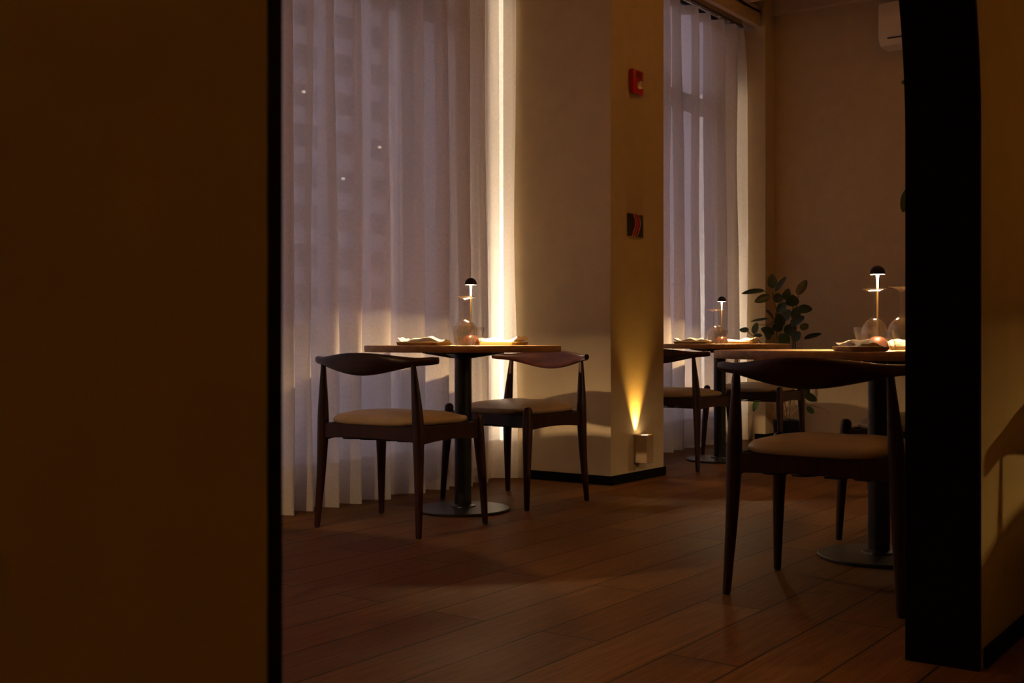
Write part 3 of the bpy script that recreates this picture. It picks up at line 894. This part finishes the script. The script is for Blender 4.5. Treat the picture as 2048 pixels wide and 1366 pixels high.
# leaves: base px, tip px, width px, depth offset
LV = [((1530,581),(1483,584),15,-.10),((1541,592),(1509,603),17,-.06),((1545,577),(1544,548),20,.02),((1551,583),(1571,552),12,-.05),
      ((1594,590),(1614,558),18,.05),((1594,620),(1625,617),25,.0),((1583,613),(1586,590),27,-.08),((1569,600),(1578,577),16,-.02),
      ((1556,606),(1556,586),22,.08),((1497,663),(1479,657),17,-.12),((1507,668),(1514,645),14,-.08),((1538,637),(1500,641),8,-.05),
      ((1525,671),(1506,670),8,-.02),((1608,678),(1644,664),14,.03),((1580,650),(1608,632),22,.06),((1548,640),(1534,620),24,.05),
      ((1560,640),(1580,620),24,-.05),((1565,660),(1545,650),26,.0),((1570,668),(1592,650),24,.08),((1585,680),(1600,664),20,.02),
      ((1548,668),(1522,655),20,.08),((1555,625),(1572,604),20,.0),((1562,655),(1556,628),22,-.08),((1588,640),(1596,612),20,-.03),
      ((1532,705),(1503,728),9,-.08),((1540,700),(1515,712),14,.0),((1516,795),(1506,824),11,-.06),((1608,790),(1636,800),17,-.04),
      ((1612,815),(1630,826),13,.0),((1600,770),(1622,786),18,.05),((1560,700),(1530,690),16,.1),((1590,700),(1622,706),12,.06),
      ((1560,690),(1588,700),22,-.05),((1550,760),(1530,790),18,.0),((1585,770),(1560,800),20,.06),((1575,690),(1560,668),26,-.1),
      ((1540,680),(1530,660),18,-.06),((1602,660),(1616,646),16,-.05)]
t = empty('potted_plant', (*at(1575, D0), 0)); t0 = t.location.copy()
def local(v): return v - t0
bm = bmesh.new()
for b, e, w, d in LV:
    B = P3(*b, D0+d); E = P3(*e, D0+d+rnd.uniform(-.06, .04)); wd = w*D0/F_PX
    nr = -FWD*rnd.uniform(.5, 1) + Vector((0, 0, 1))*rnd.uniform(.1, .9) + RGT*rnd.uniform(-.3, .3)
    leaf(bm, local(B), local(E), wd, nr, .15, .10)
obj('foliage', bm, M['leaf'], t, True, sharp=2)
bm = bmesh.new()
def stem(pts, r0, r1):
    v, r = smooth_path([local(P3(a, b, D0+d)) for a, b, d in pts], [r0+(r1-r0)*i/(len(pts)-1) for i in range(len(pts))], 5)
    tube(bm, v, r, 7)
stem([(1572,838,0),(1563,760,0),(1554,690,0),(1552,630,0),(1545,585,0)], .009, .004)
stem([(1576,838,0),(1582,760,.02),(1586,690,.02),(1586,620,0),(1584,600,-.05)], .008, .003)
stem([(1574,838,0),(1590,740,.05),(1590,660,.05),(1595,600,.05),(1606,570,.05)], .006, .002)
stem([(1572,836,0),(1545,760,-.04),(1524,690,-.06),(1500,668,-.1),(1494,660,-.12)], .005, .002)
stem([(1552,640,0),(1535,650,-.05),(1508,648,-.08)], .003, .002)
stem([(1548,600,0),(1538,590,-.04),(1528,582,-.1)], .003, .002)
stem([(1578,836,0),(1600,812,0),(1640,815,0),(1662,830,0)], .003, .001)
stem([(1574,836,0),(1560,800,0),(1530,770,-.04),(1514,795,-.06)], .003, .0015)
stem([(1578,836,0),(1595,790,0),(1620,790,0)], .003, .0015)
obj('stems', bm, M['bark'], t, True, sharp=2)
bm = bmesh.new(); lathe(bm, [(0, 0), (.082, 0), (.088, .006), (.108, .182), (.112, .190), (.106, .190), (.100, .178), (.082, .17)], 40)
pot = obj('pot', bm, M['pot'], t, True, sharp=.7)
bm = bmesh.new(); lathe(bm, [(0, .172), (.05, .176), (.099, .170)], 30); obj('soil', bm, M['soil'], pot)
tag(t, 'leafy green plant in a black pot on the floor at the far corner', 'plant')

# tall plant standing mostly behind the arch edge, a few leaves show beside it
D1 = 7.2
t = empty('tall_potted_plant', (*at(1868, D1), 0)); t0 = t.location.copy()
bm = bmesh.new()
for b, e, w, d in [((1822,166),(1803,164),17,0),((1826,345),(1813,375),14,0),((1828,372),(1806,424),30,-.02),((1830,260),(1860,235),34,.05),
                   ((1840,330),(1880,300),34,.0),((1850,230),(1826,205),30,.05),((1850,420),(1890,400),34,.03),((1868,150),(1872,100),34,0),
                   ((1845,400),(1822,402),30,.0),((1870,300),(1845,280),30,.08),((1872,180),(1905,160),34,.0),((1868,480),(1838,462),34,.08)]:
    leaf(bm, local(P3(*b, D1+d)), local(P3(*e, D1+d)), w*D1/F_PX, -FWD + Vector((0, 0, .5)), .15, .12)
obj('foliage', bm, M['leaf'], t, True, sharp=2)
bm = bmesh.new()
def stem1(pts, r0, r1):
    v, r = smooth_path([local(P3(a, b, D1)) for a, b in pts], [r0+(r1-r0)*i/(len(pts)-1) for i in range(len(pts))], 5); tube(bm, v, r, 7)
stem1([(1868,830),(1866,600),(1872,380),(1866,140)], .014, .006)
for a in ([(1870,420),(1850,400),(1845,398)], [(1870,390),(1845,350),(1828,345)], [(1868,180),(1840,172),(1822,166)], [(1870,340),(1850,280),(1830,262)]): stem1(a, .004, .002)
obj('stems', bm, M['bark'], t, True, sharp=2)
bm = bmesh.new(); lathe(bm, [(0, 0), (.12, 0), (.126, .006), (.15, .29), (.155, .30), (.147, .30), (.14, .285), (.10, .28)], 40)
pot = obj('pot', bm, M['pot'], t, True, sharp=.7)
bm = bmesh.new(); lathe(bm, [(0, .284), (.07, .288), (.139, .28)], 30); obj('soil', bm, M['soil'], pot)
tag(t, 'tall dark leaved plant, only leaf tips showing beside the black arch edge', 'plant')

# ------------------------------------------------------------------ building across the street, seen faintly through the curtain
YB = 62.0
t = empty('apartment_building', (66, YB, -6))
bm = bmesh.new(); box(bm, -14, 9.5, 0, 12, 0, 46); obj('facade', bm, M['facade'], t, False)
M['darkpane'] = mat('dark_window_pane', (.05, .055, .07), .2)
for i in range(5):
    for k in range(13):
        x0 = -11.5+i*4.1; z0 = 6.3+k*2.95
        bm = bmesh.new(); box(bm, x0, x0+2.3, -.06, .02, z0, z0+1.6); w = obj('window', bm, M['darkpane'], t, False)
bm = bmesh.new()
for i, k in ((1, 6), (3, 5), (2, 4)): box(bm, -10.8+i*4.1, -10.65+i*4.1, -.3, -.1, 7.2+k*2.95, 7.35+k*2.95)
obj('porch_lamps', bm, M['litwindow'], t, False)
tag(t, 'pale apartment building with dark windows, faint through the left curtain', 'building')
bm = bmesh.new(); box(bm, -120, 160, 4.3, 150, -6.2, -6.0)
tag(obj('ground_outside', bm, paint('asphalt', (.10, .10, .11), .2, .9, 2), None, False), 'dark street ground outside the windows', 'ground', kind='structure')
